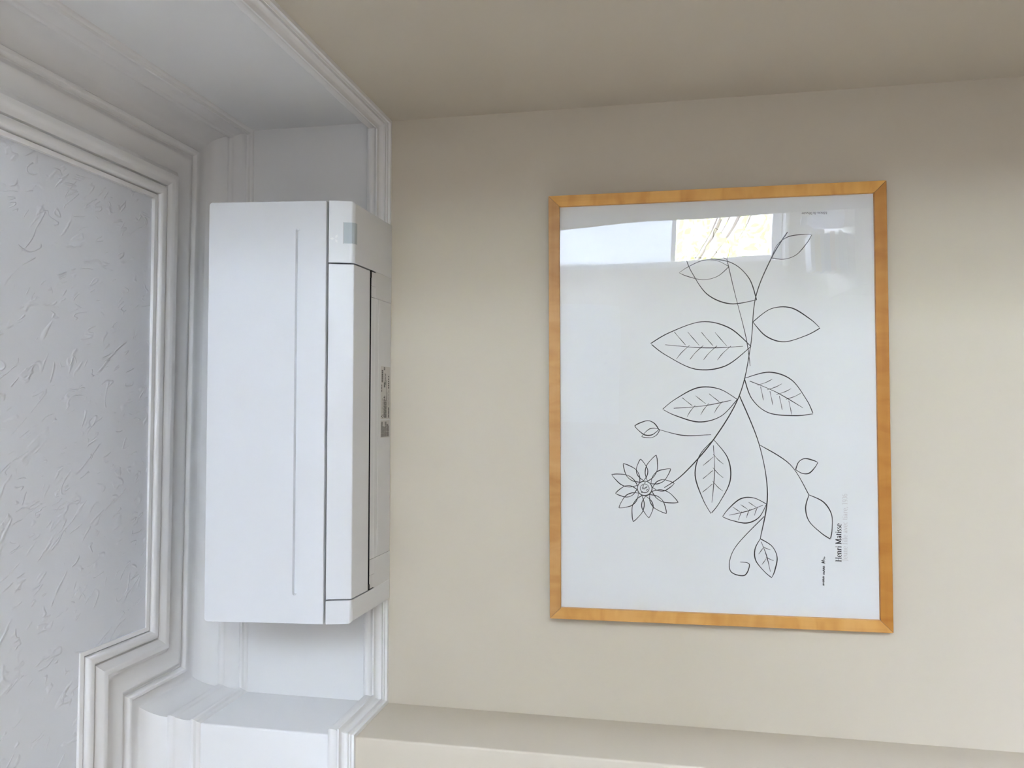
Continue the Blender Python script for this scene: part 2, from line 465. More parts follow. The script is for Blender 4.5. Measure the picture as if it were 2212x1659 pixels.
# front panel: rounded outline with a recessed groove
def rounded(x0, x1, z0, z1, r, n=6, lower=0.0015):
    out = []
    for cx, cz, a0, q in ((x1 - r, z1 - r, 0, r), (x0 + r, z1 - r, 90, r)):
        out += [(cx + q * math.cos(math.radians(a0 + 90 * i / n)), cz + q * math.sin(math.radians(a0 + 90 * i / n))) for i in range(n + 1)]
    out += [(x0, z0 + lower), (x0 + lower, z0), (x1 - lower, z0), (x1, z0 + lower)]
    return out
def front_panel():
    bm = bmesh.new()
    zt, zb, th = 0.917, 0.6742, 0.010
    def P(x, z, off): return Vector((x, panel_y(z) + off, z)) - ORG[ac]
    def loop(pts, off):
        vs = [bm.verts.new(P(x, z, off)) for x, z in pts]
        return vs, [bm.edges.new((vs[i], vs[(i + 1) % len(vs)])) for i in range(len(vs))]
    def bridge(a, b):
        for i in range(len(a)):
            j = (i + 1) % len(a)
            bm.faces.new((a[i], a[j], b[j], b[i]))
    out = rounded(AL, AR, zb, zt, 0.007)
    ins = rounded(AL + 0.001, AR - 0.001, zb + 0.0008, zt - 0.001, 0.0063)
    gx0, gx1, gz = -0.3745, 0.3530, 0.7330
    def capsule(h, ex):
        n = 6
        return [(gx1 + ex + h * math.cos(math.radians(-90 + 180 * i / n)), gz + h * math.sin(math.radians(-90 + 180 * i / n))) for i in range(n + 1)] + \
               [(gx0 - ex + h * math.cos(math.radians(90 + 180 * i / n)), gz + h * math.sin(math.radians(90 + 180 * i / n))) for i in range(n + 1)]
    fo, eo = loop(ins, 0.0)
    g1, e1 = loop(capsule(0.0040, 0.0), 0.0)
    bmesh.ops.triangle_fill(bm, edges=eo + e1, use_beauty=True)
    ring, _ = loop(out, 0.0012); bridge(fo, ring)
    back, _ = loop(out, th); bridge(ring, back)
    bm.faces.new(back)
    g2, _ = loop(capsule(0.0022, -0.001), 0.0060); bridge(g1, g2)
    bm.faces.new(g2)
    bmesh.ops.recalc_face_normals(bm, faces=bm.faces)
    me = bpy.data.meshes.new('front_panel'); bm.to_mesh(me); bm.free()
    me.materials.append(M['plastic'])
    o = bpy.data.objects.new('front_panel', me); link(o, ac); ORG[o] = ORG[ac]
    return o
fp = front_panel()
tag(fp, 'smooth white front panel with a long thin groove')

# end caps either side of the louver: front, rounded lower edge, underside
def cap_profile():
    pr = [(0.0, 0.670), (-0.2120, 0.670)]
    pr += [(-0.2153, 0.6700), (-0.2162, 0.6690)]
    pr += smoothcurve([(low_y(0.630), 0.630), (low_y(0.6255), 0.6255), (-0.1985, 0.6225), (-0.1945, 0.6212)], 3)
    pr += [(-0.120, 0.6175), (0.0, 0.6140)]
    return pr
for x0, x1, outer in ((SX1 + 0.003, AR, 1), (AL, SX0 - 0.003, -1)):
    # bottom outer corner is rounded in the front view: narrow the lowest ring of the outer side
    pr = cap_profile()
    v, f = prism_x(pr, x0, x1)
    n = len(pr)
    vv = []
    for i, q in enumerate(v):
        x = q[0]
        if (outer > 0 and i >= n) or (outer < 0 and i < n):
            z = q[2]
            if z < 0.6285 and q[1] < -0.19:
                t = (0.6285 - z) / 0.0073
                x -= outer * 0.0060 * (1 - math.sqrt(max(0.0, 1 - t * t)))
            elif z < 0.622 and q[1] > -0.19:
                x -= outer * 0.0045
        vv.append((x, q[1], q[2]))
    obj('end_cap', vv, f, M['plastic'], ac, bevel=0.0012)

# louver: front blade turning under the unit
lv = [(-0.2150, 0.6700), (low_y(0.668), 0.6685), (low_y(0.6235), 0.6235), (-0.2008, 0.6217), (-0.1990, 0.6211), (-0.1235, 0.6172), (-0.1225, 0.6185), (-0.124, 0.6210),
      (-0.190, 0.6290), (-0.2050, 0.6690)]
v, f = prism_x(lv, SX0, SX1)
obj('louver', v, f, M['plastic'], ac, bevel=0.0006)
# black block filling the outlet above the louver: shade inside, put into colour
v, f = prism_x([(-0.190, 0.664), (-0.192, 0.632), (-0.124, 0.6270), (-0.1122, 0.6270), (-0.1122, 0.6186), (-0.0892, 0.6185), (-0.0892, 0.664)], SX0 - 0.0025, SX1 + 0.0025)
obj('outlet_shade_fill', v, f, M['black'], ac)
for x0, x1 in ((SX1 - 0.013, SX1 - 0.0005), (SX0 + 0.0005, SX0 + 0.010)):
    v, f = boxvf(x0, x1, -0.1215, -0.1130, 0.6172, 0.6255)
    obj('hinge_clip', v, f, M['black'], ac)
# lip behind the outlet: a rounded strip in three lengths
lipp = smoothcurve([(-0.1130, 0.6184), (-0.1124, 0.6178), (-0.1070, 0.6175), (-0.0985, 0.6172), (-0.0925, 0.6161), (-0.0895, 0.6163)], 4) + [(-0.0890, 0.6183)]
for x0, x1 in ((SX1 - 0.030, SX1), (0.2305, SX1 - 0.0305), (-0.3238, 0.2295), (SX0 + 0.028, -0.3248), (SX0, SX0 + 0.0275)):
    v, f = prism_x(lipp, x0, x1)
    obj('outlet_lip', v, f, M['plastic_under'], ac, smooth=True, auto=35)
# underside covers (middle cover is removable: fine seams at its ends)
def under(y0, y1, x0, x1, name, off=0.0):
    def zz(y): return 0.6140 + (y / -0.201) * 0.0068 - off
    v, f = prism_x([(y0, zz(y0)), (y1, zz(y1)), (y1, 0.664), (y0, 0.664)], x0, x1)
    return obj(name, v, f, M['plastic_under'], ac, bevel=0.0005)
under(0.0, -0.0889, 0.2304, SX1 + 0.003, 'bottom_plate')
under(0.0, -0.0889, SX0 - 0.003, -0.3247, 'bottom_plate')
bc = under(-0.003, -0.0745, -0.3239, 0.2296, 'bottom_cover', 0.0004)
under(-0.0752, -0.0889, -0.3239, 0.2296, 'bottom_cover')

# display window wrapping the lower front edge of the right cap
wx0, wx1 = 0.3265, 0.3688
pr = [(low_y(0.6410) - 0.0007, 0.6410), (low_y(0.630) - 0.0009, 0.6297), (low_y(0.6255) - 0.0013, 0.6250), (-0.1992, 0.6213), (-0.1946, 0.6202), (-0.1890, 0.6199), (-0.1890, 0.6235), (-0.196, 0.6262), (low_y(0.641) + 0.003, 0.6410)]
v, f = prism_x(pr, wx0, wx1)
obj('display_window', v, f, M['display'], ac)
v, f = prism_x([(low_y(0.6414) - 0.0002, 0.6416), (low_y(0.6410) - 0.0002, 0.6410), (low_y(0.641) + 0.002, 0.6410), (low_y(0.6414) + 0.002, 0.6416)], wx0 - 0.0006, wx1 + 0.0006)
obj('display_rim', v, f, M['ink_grey'], ac)

# three-diamond emblem
def emblem(cx, cz, R, place, name, mat, parent, th):
    vs = []; fs = []
    for a in (90, 210, 330):
        d = Vector((math.cos(math.radians(a)), math.sin(math.radians(a))))
        e = Vector((-d.y, d.x))
        pts = [(0.10 * R, 0), (0.55 * R, 0.26 * R), (R, 0), (0.55 * R, -0.26 * R)]
        k = len(vs)
        for off in (th, -0.0005):
            vs += [place(cx + d.x * s + e.x * t, cz + d.y * s + e.y * t, off) for s, t in pts]
        fs += [(k, k + 1, k + 2, k + 3), (k + 4, k + 7, k + 6, k + 5)] + [(k + i, k + (i + 1) % 4, k + 4 + (i + 1) % 4, k + 4 + i) for i in range(4)]
    return obj(name, vs, fs, mat, parent)
tag(emblem(0.3355, 0.6573, 0.0098, lambda x, z, off: (x, low_y(z) - off, z), 'emblem', M['logo'], ac, 0.0004), 'small raised emblem of three diamonds')

# ------------------------------------------------------------------ lettering: thick-and-thin strokes
def arcp(cx, cy, rx, ry, a0, a1, n=14):
    return [(cx + rx * math.cos(math.radians(a0 + (a1 - a0) * i / n)), cy + ry * math.sin(math.radians(a0 + (a1 - a0) * i / n))) for i in range(n + 1)]
def ser(x, y, w=0.10): return [(x - w, y), (x + w, y)]
XH = 0.46
GL = {
 ' ': (0.26, []),
 'H': (0.78, [[(.16, 0), (.16, .7)], [(.60, 0), (.60, .7)], [(.16, .36), (.60, .36)], ser(.16, 0, .13), ser(.16, .7, .13), ser(.60, 0, .13), ser(.60, .7, .13)]),
 'M': (0.94, [[(.14, 0), (.16, .7)], [(.18, .68), (.44, .03)], [(.44, .03), (.72, .7)], [(.74, 0), (.74, .7)], ser(.14, 0, .10), ser(.76, 0, .12), ser(.12, .7, .09), ser(.78, .7, .09)]),
 'J': (0.46, [[(.28, .7), (.28, .08)] + arcp(.16, .02, .12, .14, 0, -110), ser(.28, .7, .14)]),
 'E': (0.64, [[(.16, 0), (.16, .7)], [(.04, 0), (.54, 0), (.56, .16)], [(.04, .7), (.52, .7), (.53, .56)], [(.16, .37), (.42, .37)], [(.42, .28), (.42, .46)]]),
 'D': (0.76, [[(.16, 0), (.16, .7)], [(.04, 0), (.30, 0)] + arcp(.30, .35, .34, .35, -90, 90) + [(.04, .7)]]),
 'a': (0.50, [[(.36, .30), (.36, .06)] + arcp(.43, .07, .07, .06, 180, 300, 5), arcp(.23, .34, .13, .13, 165, 0, 8), arcp(.20, .12, .13, .12, 0, 360, 16)[0:17], [(.36, .27), (.22, .24)]]),
 'c': (0.45, [arcp(.25, .23, .19, .24, 40, 320, 18)]),
 'd': (0.56, [[(.42, .74), (.42, 0)], ser(.34, .74, .08), ser(.46, 0, .06), arcp(.25, .23, .18, .24, 0, 360, 20)]),
 'e': (0.47, [[(.07, .25), (.41, .25)] + arcp(.24, .23, .18, .24, 6, 318, 20)]),
 'f': (0.34, [[(.15, 0), (.15, .60)] + arcp(.26, .60, .11, .14, 180, 40, 8), ser(.15, 0, .10), [(.04, XH), (.29, XH)]]),
 'i': (0.28, [[(.14, 0), (.14, XH)], ser(.14, 0, .09), ser(.10, XH, .05), [(.14, .60), (.14, .70)]]),
 'l': (0.28, [[(.14, 0), (.14, .74)], ser(.14, 0, .09), ser(.10, .74, .05)]),
 'n': (0.58, [[(.13, 0), (.13, XH)], ser(.13, 0, .09), ser(.09, XH, .05), arcp(.28, .32, .15, .15, 165, 0, 9) + [(.43, 0)], ser(.43, 0, .09)]),
 'o': (0.50, [arcp(.25, .23, .19, .24, 0, 360, 22)]),
 'r': (0.42, [[(.13, 0), (.13, XH)], ser(.13, 0, .09), ser(.09, XH, .05), arcp(.28, .32, .15, .14, 165, 60, 7), [(.35, .36), (.35, .45)]]),
 's': (0.40, [arcp(.20, .35, .12, .11, 35, 250, 10) + arcp(.19, .115, .14, .12, 70, -145, 10)]),
 't': (0.34, [[(.14, .62), (.14, .10)] + arcp(.22, .09, .08, .09, 180, 300, 6), [(.04, XH), (.28, XH)]]),
 'u': (0.58, [[(.13, XH), (.13, .14)] + arcp(.27, .14, .14, .14, 180, 345, 9), [(.43, XH), (.43, 0)], ser(.09, XH, .05), ser(.39, XH, .05), ser(.47, 0, .05)]),
 'v': (0.50, [[(.08, XH), (.25, 0)], [(.25, 0), (.42, XH)], ser(.08, XH, .08), ser(.42, XH, .07)]),
 ',': (0.24, [[(.12, .08), (.12, .0), (.07, -.11)]]),
 '1': (0.44, [[(.23, 0), (.23, .66)], ser(.23, 0, .12), [(.10, .60), (.23, .66)]]),
 '9': (0.50, [arcp(.25, .44, .17, .21, 0, 360, 18), [(.42, .44), (.40, .22)] + arcp(.22, .14, .17, .14, 20, -120, 7)]),
 '3': (0.46, [arcp(.22, .50, .15, .15, 150, -80, 10), arcp(.21, .18, .18, .18, 85, -150, 12)]),
 '6': (0.50, [arcp(.25, .21, .17, .21, 0, 360, 18), [(.08, .21), (.10, .44)] + arcp(.28, .50, .17, .15, 160, 60, 7)]),
}
GL['é'] = (GL['e'][0], GL['e'][1] + [[(.22, .56), (.32, .72)]])

def ribbon(pts, wfun, place, off, vs, fs):
    n = len(pts)
    k = len(vs)
    for i in range(n):
        a = Vector(pts[max(0, i - 1)]); b = Vector(pts[min(n - 1, i + 1)])
        d = b - a
        if d.length < 1e-9: d = Vector((1, 0))
        d.normalize()
        h = wfun(i / max(1, n - 1), d) / 2
        nx, ny = -d.y * h, d.x * h
        vs.append(place(pts[i][0] + nx, pts[i][1] + ny, off)); vs.append(place(pts[i][0] - nx, pts[i][1] - ny, off))
    for i in range(n - 1):
        fs.append((k + 2 * i, k + 2 * i + 1, k + 2 * i + 3, k + 2 * i + 2))

def text(s, start, end, em, place, off, thick, thin):
    """set s so that it fills the length start -> end (2-D points); em = letter size"""
    s0, s1 = Vector(start), Vector(end)
    total = sum(GL[c][0] for c in s)
    d = (s1 - s0); L = d.length; d.normalize(); n = Vector((-d.y, d.x))
    kx = L / total
    vs, fs = [], []
    x = 0.0
    for c in s:
        adv, strokes = GL[c]
        for st in strokes:
            pts = []
            for (a, b) in st:
                q = s0 + d * ((x + a) * kx) + n * (b * em)
                pts.append((q.x, q.y))
            ribbon(pts, lambda t, dd: em * (thin + (thick - thin) * abs(dd.dot(n)) ** 1.6), place, off, vs, fs)
        x += adv
    return vs, fs

# rating label under the unit: silver sticker with fine print
def under_place(x, y, off):
    return (x, y, 0.6140 + (y / -0.201) * 0.0068 - 0.0006 - off)
def label(x0, x1, y0, y1, name, lab):
    v = [under_place(x0, y0, 0), under_place(x1, y0, 0), under_place(x1, y1, 0), under_place(x0, y1, 0)]
    v += [under_place(x0, y0, -0.0004), under_place(x1, y0, -0.0004), under_place(x1, y1, -0.0004), under_place(x0, y1, -0.0004)]
    o = obj(name, v, [(0, 1, 2, 3), (7, 6, 5, 4), (0, 4, 5, 1), (1, 5, 6, 2), (2, 6, 7, 3), (3, 7, 4, 0)], M['label'], ac)
    return tag(o, lab)
l1 = label(-0.030, 0.086, -0.0600, -0.0060, 'rating_label', 'silver rating label with fine dark print')
l2 = label(-0.0705, -0.0325, -0.0600, -0.0080, 'warning_label', 'small silver label densely printed')
def bars(rects, parent, name):
    vs, fs = [], []
    for x0, x1, y0, y1 in rects:
        k = len(vs)
        vs += [under_place(x0, y0, 0.0001), under_place(x1, y0, 0.0001), under_place(x1, y1, 0.0001), under_place(x0, y1, 0.0001)]
        fs.append((k, k + 1, k + 2, k + 3))
    return obj(name, vs, fs, M['ink_grey'], parent)
rects = []
def line(y, x0, x1, h, wmin, wmax, gap):
    x = x0
    while x < x1:
        w = random.uniform(wmin, wmax)
        rects.append((x, min(x + w, x1), y, y + h)); x += w + random.uniform(0.4, 1.0) * gap
line(-0.0570, 0.030, 0.046, 0.0040, .003, .008, .002); line(-0.0560, 0.051, 0.078, 0.0090, .002, .005, .0008)
line(-0.0440, -0.026, 0.014, 0.0035, .004, .010, .001); line(-0.0395, -0.027, 0.022, 0.0035, .004, .010, .001)
line(-0.0350, -0.027, 0.012, 0.0032, .004, .010, .001); line(-0.0310, -0.027, 0.020, 0.0030, .004, .010, .001)
line(-0.0440, 0.016, 0.020, 0.0060, .002, .004, .001); line(-0.0430, 0.040, 0.052, 0.0080, .003, .006, .001)
line(-0.0385, 0.044, 0.072, 0.0028, .003, .008, .001); line(-0.0345, 0.046, 0.070, 0.0026, .003, .008, .001)
line(-0.0300, 0.020, 0.056, 0.0014, .020, .030, .001); line(-0.0250, -0.027, 0.030, 0.0016, .010, .020, .001)
line(-0.0180, -0.027, -0.004, 0.0050, .004, .010, .0008); line(-0.0160, 0.000, 0.034, 0.0016, .006, .010, .002)
line(-0.0190, 0.038, 0.066, 0.0060, .003, .005, .003); line(-0.0440, 0.078, 0.085, 0.0080, .002, .004, .001)
bars(rects, l1, 'fine_print')
rects = []
for i in range(9):
    y = -0.0570 + i * 0.0052
    line(y, -0.0685, -0.0685 + (0.033 if i in (0, 1, 4, 5) else random.uniform(0.020, 0.032)), 0.0034, .004, .012, .0006)
bars(rects, l2, 'fine_print')
emblem(-0.0235, -0.0520, 0.0052, lambda x, y, off: under_place(x, -0.104 - y, off), 'emblem', M['ink'], l1, 0.0001)
cu = bpy.data.curves.new('maker_name', 'FONT')
cu.body = 'MITSUBISHI ELECTRIC'
cu.size = 0.0046
me_src = bpy.data.objects.new('maker_name_src', cu); COL.objects.link(me_src)
dg = bpy.context.evaluated_depsgraph_get()
tm = bpy.data.meshes.new_from_object(me_src.evaluated_get(dg))
bpy.data.objects.remove(me_src); bpy.data.curves.remove(cu)
mxx = max(q.co.x for q in tm.vertices)
vs = [under_place(-0.0165 + q.co.x / mxx * 0.0330, -0.0500 - q.co.y, 0.0001) for q in tm.vertices]
obj('maker_name', vs, [tuple(p.vertices) for p in tm.polygons], M['ink'], l1)
bpy.data.meshes.remove(tm)

# ------------------------------------------------------------------ framed print
LEAN, PHI = 0.0265, 0.0045
FO = Vector((0.002, -0.031, -0.09))
bv = Vector((0, -math.sin(LEAN), math.cos(LEAN))); nv = Vector((0, -math.cos(LEAN), -math.sin(LEAN))); av = Vector((1, 0, 0))
a2 = av * math.cos(PHI) + bv * math.sin(PHI); b2 = -av * math.sin(PHI) + bv * math.cos(PHI)
def FT(a, b, c=0.0): return tuple(FO + a2 * a + b2 * b + nv * c)       # c: out of the wall from the frame's face
FD = 0.0205
base = Vector(FT(0, -0.338, -FD))
fr = empty('framed_print', base, 'large white print of a black line drawing in a honey-coloured wooden frame', 'picture')
HW, HH, RWID = 0.4462, 0.3381, 0.0232
def railpiece(side):
    # mitred stick; a hairline gap at each mitre
    g = 0.0003
    if side in 'tb':
        s = 1 if side == 't' else -1
        o = [(-HW + g, s * HH), (HW - g, s * HH), (HW - RWID - g, s * (HH - RWID)), (-HW + RWID + g, s * (HH - RWID))]
    else:
        s = 1 if side == 'r' else -1
        o = [(s * HW, -HH + g), (s * HW, HH - g), (s * (HW - RWID), HH - RWID - g), (s * (HW - RWID), -HH + RWID + g)]
    vs = [FT(a, b, 0) for a, b in o] + [FT(a, b, -FD) for a, b in o]
    fs = [(0, 1, 2, 3), (7, 6, 5, 4)] + [(i, (i + 1) % 4, 4 + (i + 1) % 4, 4 + i) for i in range(4)]
    return obj('frame_rail', vs, fs, M['wood_' + side], fr, bevel=0.0007)
for s in 'tblr': railpiece(s)
def slab(w, h, c0, c1, name, mat, parent):
    o = [(-w, -h), (w, -h), (w, h), (-w, h)]
    vs = [FT(a, b, c0) for a, b in o] + [FT(a, b, c1) for a, b in o]
    return obj(name, vs, [(0, 1, 2, 3), (7, 6, 5, 4)] + [(i, (i + 1) % 4, 4 + (i + 1) % 4, 4 + i) for i in range(4)], mat, parent)
IW, IH = HW - RWID + 0.004, HH - RWID + 0.004
slab(IW, IH, -0.0115, -0.0190, 'backing_board', M['backing'], fr)
sheet = slab(IW, IH, -0.0088, -0.0094, 'print_sheet', M['paper'], fr)
# one sheet of acrylic (front face only carries the mirror)
o4 = [(-IW, -IH), (IW, -IH), (IW, IH), (-IW, IH)]
gp = obj('glazing', [FT(a, b, -0.0062) for a, b in o4], [(0, 1, 2, 3)], M['acrylic'], fr)
# dark line in the mitres
for sx in (-1, 1):
    for sz in (-1, 1):
        e = 0.0007
        pts = [(sx * HW - sx * 0.001 - e, sz * HH - sz * 0.001 + sx * sz * e), (sx * HW - sx * 0.001 + e, sz * HH - sz * 0.001 - sx * sz * e),
               (sx * (HW - RWID) + e, sz * (HH - RWID) - sx * sz * e), (sx * (HW - RWID) - e, sz * (HH - RWID) + sx * sz * e)]
        obj('mitre_joint', [FT(a, b, -0.0008) for a, b in pts], [(0, 1, 2, 3)], M['backing'], fr)

def on_sheet(a, b, off): return FT(a, b, -0.0088 + off)
v, f = text('Henri Matisse', (-0.3122, -0.2449), (-0.2360, -0.2457), 0.0152, on_sheet, 0.0003, 0.118, 0.040)
obj('printed_name', v, f, M['ink'], sheet)
v, f = text('Jeune fille avec tiare, 1936', (-0.3112, -0.2560), (-0.1765, -0.2578), 0.0138, on_sheet, 0.0003, 0.085, 0.035)
obj('printed_title', v, f, M['ink_pale'], sheet)
v, f = text('Editions du Désastre', (0.3900, -0.2272), (0.3910, -0.1780), 0.0068, on_sheet, 0.0003, 0.12, 0.05)
obj('printed_publisher', v, f, M['ink_grey'], sheet)

# a plain, generic brush drawing of a leafy spray: stands in for the print's artwork
DV, DF = [], []
def ink(pts, w=0.0017, n=8, taper=True):
    c = smoothcurve(pts, n)
    ph = random.uniform(0, 6)
    def wf(t, d):
        q = 1.35 * w * (0.85 + 0.2 * math.sin(9 * t + ph))
        if taper: q *= 0.45 + 0.55 * math.sin(math.pi * min(1, max(0, 0.12 + 0.8 * t))) ** 0.5
        return q
    ribbon(c, wf, on_sheet, 0.0003, DV, DF)
def leaf(x, y, ang, L, wd, veins=0, w=0.0017):
    c, s = math.cos(math.radians(ang)), math.sin(math.radians(ang))
    def T(a, b): return (x + a * c - b * s, y + a * s + b * c)
    ink([T(0, 0), T(L * .25, wd * .42), T(L * .55, wd * .5), T(L * .85, wd * .22), T(L, 0)], w)
    ink([T(0, 0), T(L * .22, -wd * .38), T(L * .5, -wd * .5), T(L * .82, -wd * .26), T(L * 1.01, -wd * .02)], w)
    if veins:
        ink([T(L * .08, 0), T(L * .45, wd * .05), T(L * .86, 0)], w * .7)
        for i in range(veins):
            q = L * (.2 + .55 * i / veins)
            ink([T(q, 0.004 * 0), T(q + L * .08, wd * .16), T(q + L * .13, wd * .30)], w * .55)
            ink([T(q + L * .04, 0), T(q + L * .11, -wd * .16), T(q + L * .16, -wd * .28)], w * .55)
# main stem sweeping across the sheet, thin at the right
ink([(0.352, -0.150), (0.300, -0.118), (0.220, -0.086), (0.120, -0.075), (0.020, -0.052), (-0.070, 0.000), (-0.140, 0.060), (-0.170, 0.100)], 0.0018)
ink([(0.300, -0.030), (0.230, -0.045), (0.140, -0.066), (0.080, -0.074)], 0.0012)
ink([(0.020, -0.052), (-0.080, -0.090), (-0.180, -0.105), (-0.270, -0.090)], 0.0018)
ink([(-0.080, -0.090), (-0.120, -0.150), (-0.180, -0.185)], 0.0015)
leaf(0.215, -0.088, 58, 0.165, 0.080, 0)
leaf(0.120, -0.076, 88, 0.200, 0.098, 4)
leaf(0.170, -0.080, -96, 0.130, 0.070, 0)
leaf(0.055, -0.062, -118, 0.150, 0.080, 4)
leaf(0.012, -0.048, 98, 0.150, 0.070, 3)
leaf(0.300, -0.118, -60, 0.090, 0.040, 0, 0.0012)
leaf(0.300, -0.030, 20, 0.070, 0.030, 0, 0.0011)
leaf(0.285, -0.034, 96, 0.100, 0.040, 0, 0.0011)
leaf(-0.070, 0.000, 178, 0.150, 0.070, 3)
leaf(-0.270, -0.090, 196, 0.080, 0.042, 2)
leaf(-0.200, -0.103, 108, 0.090, 0.050, 3)
leaf(-0.180, -0.185, 205, 0.095, 0.045, 0)
leaf(-0.130, -0.160, -70, 0.045, 0.030, 0)
# round blossom at the upper left
bx, by = -0.172, 0.140
for i in range(12):
    leaf(bx + 0.016 * math.cos(math.radians(i * 30 + 8)), by + 0.016 * math.sin(math.radians(i * 30 + 8)), i * 30 + 8 + 4 * (i % 2), 0.045 + 0.006 * (i % 3), 0.023, 0, 0.0014)
for r_, w_ in ((0.015, 0.0016), (0.009, 0.0011)):
    ink([(bx + r_ * math.cos(math.radians(t)), by + r_ * math.sin(math.radians(t))) for t in range(0, 375, 30)], w_, 4, False)
for i in range(9):
    aa = random.uniform(0, 6.28); q = random.uniform(0.002, 0.012)
    ink([(bx + q * math.cos(aa), by + q * math.sin(aa)), (bx + q * math.cos(aa) + 0.002, by + q * math.sin(aa) + 0.001), (bx + q * math.cos(aa) + 0.003, by + q * math.sin(aa) - 0.001)], 0.0011, 3, False)
# a bud and a curled tendril
ink([(-0.060, 0.005), (-0.062, 0.060), (-0.050, 0.110)], 0.0014)
leaf(-0.050, 0.110, 82, 0.050, 0.030, 0)
leaf(-0.050, 0.108, 112, 0.040, 0.018, 0, 0.0012)
ink([(-0.225, -0.098), (-0.290, -0.040), (-0.335, -0.030), (-0.345, -0.058), (-0.322, -0.068), (-0.318, -0.050)], 0.0016)
dr = obj('line_drawing', DV, DF, M['ink'], sheet)
# small scrawl beneath the drawing
DV, DF = [], []
xx = -0.3600
for i in range(15):
    wdt = random.uniform(0.003, 0.0055)
    h = random.choice((0.003, 0.004, 0.007))
    yy = -0.2122 - (xx + 0.36) * 0.045
    if i not in (5, 11):
        ink([(xx, yy), (xx + wdt * .4, yy + h), (xx + wdt * .6, yy + h * .2), (xx + wdt, yy + h * .6)], 0.0010, 4, False)
    xx += wdt * 0.95
obj('scrawl', DV, DF, M['ink'], sheet)

# ------------------------------------------------------------------ window behind the camera (seen in the glazing)
win = bpy.data.objects.new('window_1', None); link(win); win.location = ((WX0 + WX1) / 2, WY - 0.06, WZ0); ORG[win] = Vector(win.location)
tag(win, kind='structure')
v, f = [], []
fw = 0.055
for a in ((WX0, WX0 + fw, WZ0, WZ1), (WX1 - fw, WX1, WZ0, WZ1), (WX0 + fw, WX1 - fw, WZ0, WZ0 + 0.07), (WX0 + fw, WX1 - fw, WZ1 - fw, WZ1), ((WX0 + WX1) / 2 - 0.03, (WX0 + WX1) / 2 + 0.03, WZ0 + 0.07, WZ1 - fw)):
    boxvf(a[0], a[1], WY - 0.10, WY - 0.04, a[2], a[3], v, f)
obj('window_frame', v, f, M['door_white'], win)
mx_ = (WX0 + WX1) / 2
for x0, x1 in ((WX0 + fw, mx_ - 0.03), (mx_ + 0.03, WX1 - fw)):
    obj('pane', [(x0, WY - 0.07, WZ0 + 0.07), (x1, WY - 0.07, WZ0 + 0.07), (x1, WY - 0.07, WZ1 - fw), (x0, WY - 0.07, WZ1 - fw)], [(0, 1, 2, 3)], M['glass'], win)
v, f = boxvf(WX0 - 0.05, WX1 + 0.05, WY - 0.04, WY + 0.09, WZ0 - 0.035, WZ0)
obj('window_sill', v, f, M['door_white'], win, bevel=0.006)

rb = empty('roller_blind', ((WX0 + WX1) / 2, WY - 0.02, -0.26), 'white roller blind half drawn over the window, mirrored in the picture glazing', 'blind')
v, f = boxvf(WX0 + 0.004, WX1 - 0.004, WY - 0.022, WY - 0.0205, -0.235, WZ1 - 0.03)
obj('blind_fabric', v, f, M['blind'], rb)
v, f = boxvf(WX0 + 0.004, WX1 - 0.004, WY - 0.028, WY - 0.014, -0.262, -0.235)
obj('bottom_bar', v, f, M['door_white'], rb, bevel=0.003)
v, f = boxvf(WX0 + 0.004, WX1 - 0.004, WY - 0.036, WY - 0.006, WZ1 - 0.034, WZ1 - 0.004)
obj('roller', v, f, M['door_white'], rb, bevel=0.008)

fill_win = bpy.data.objects.new('fill_window', None); link(fill_win); fill_win.location = (RX + 0.06, (SY0 + SY1) / 2, WZ0); ORG[fill_win] = Vector(fill_win.location)  # unseen window, added to brighten the room
tag(fill_win, kind='structure')
my_ = (SY0 + SY1) / 2
v, f = [], []
for a in ((SY0, SY0 + fw, WZ0, WZ1), (SY1 - fw, SY1, WZ0, WZ1), (SY0 + fw, SY1 - fw, WZ0, WZ0 + 0.07), (SY0 + fw, SY1 - fw, WZ1 - fw, WZ1), (my_ - 0.03, my_ + 0.03, WZ0 + 0.07, WZ1 - fw)):
    boxvf(RX + 0.04, RX + 0.10, a[0], a[1], a[2], a[3], v, f)
obj('window_frame', v, f, M['door_white'], fill_win)
for y0, y1 in ((SY0 + fw, my_ - 0.03), (my_ + 0.03, SY1 - fw)):
    obj('pane', [(RX + 0.07, y0, WZ0 + 0.07), (RX + 0.07, y1, WZ0 + 0.07), (RX + 0.07, y1, WZ1 - fw), (RX + 0.07, y0, WZ1 - fw)], [(0, 1, 2, 3)], M['glass'], fill_win)
v, f = boxvf(RX - 0.09, RX + 0.04, SY0 - 0.05, SY1 + 0.05, WZ0 - 0.035, WZ0)
obj('window_sill', v, f, M['door_white'], fill_win, bevel=0.006)

# white wall cabinet on the rear wall
cb = empty('wall_cabinet', (0.32, -4.1, 0.12), 'white wall cabinet with a round knob, mirrored faintly in the picture glazing', 'cabinet')
v, f = boxvf(-0.10, 0.73, -4.2, -4.045, 0.12, 0.90); obj('cabinet_body', v, f, M['door_white'], cb)
for x0, x1, kx in ((-0.097, 0.3125, 0.27), (0.3175, 0.727, 0.36)):
    v, f = boxvf(x0, x1, -4.045, -4.025, 0.124, 0.896); d = obj('cabinet_door', v, f, M['door_white'], cb, bevel=0.002)
    v, f = lathe([(0.006, 0), (0.006, 0.008), (0.013, 0.014), (0.014, 0.020), (0.009, 0.025)], (kx, 0, 0), 14)
    obj('knob', [(q[0], -4.025 + q[2], 0.22 + q[1]) for q in v], f, M['steel'], d, smooth=True, auto=50)

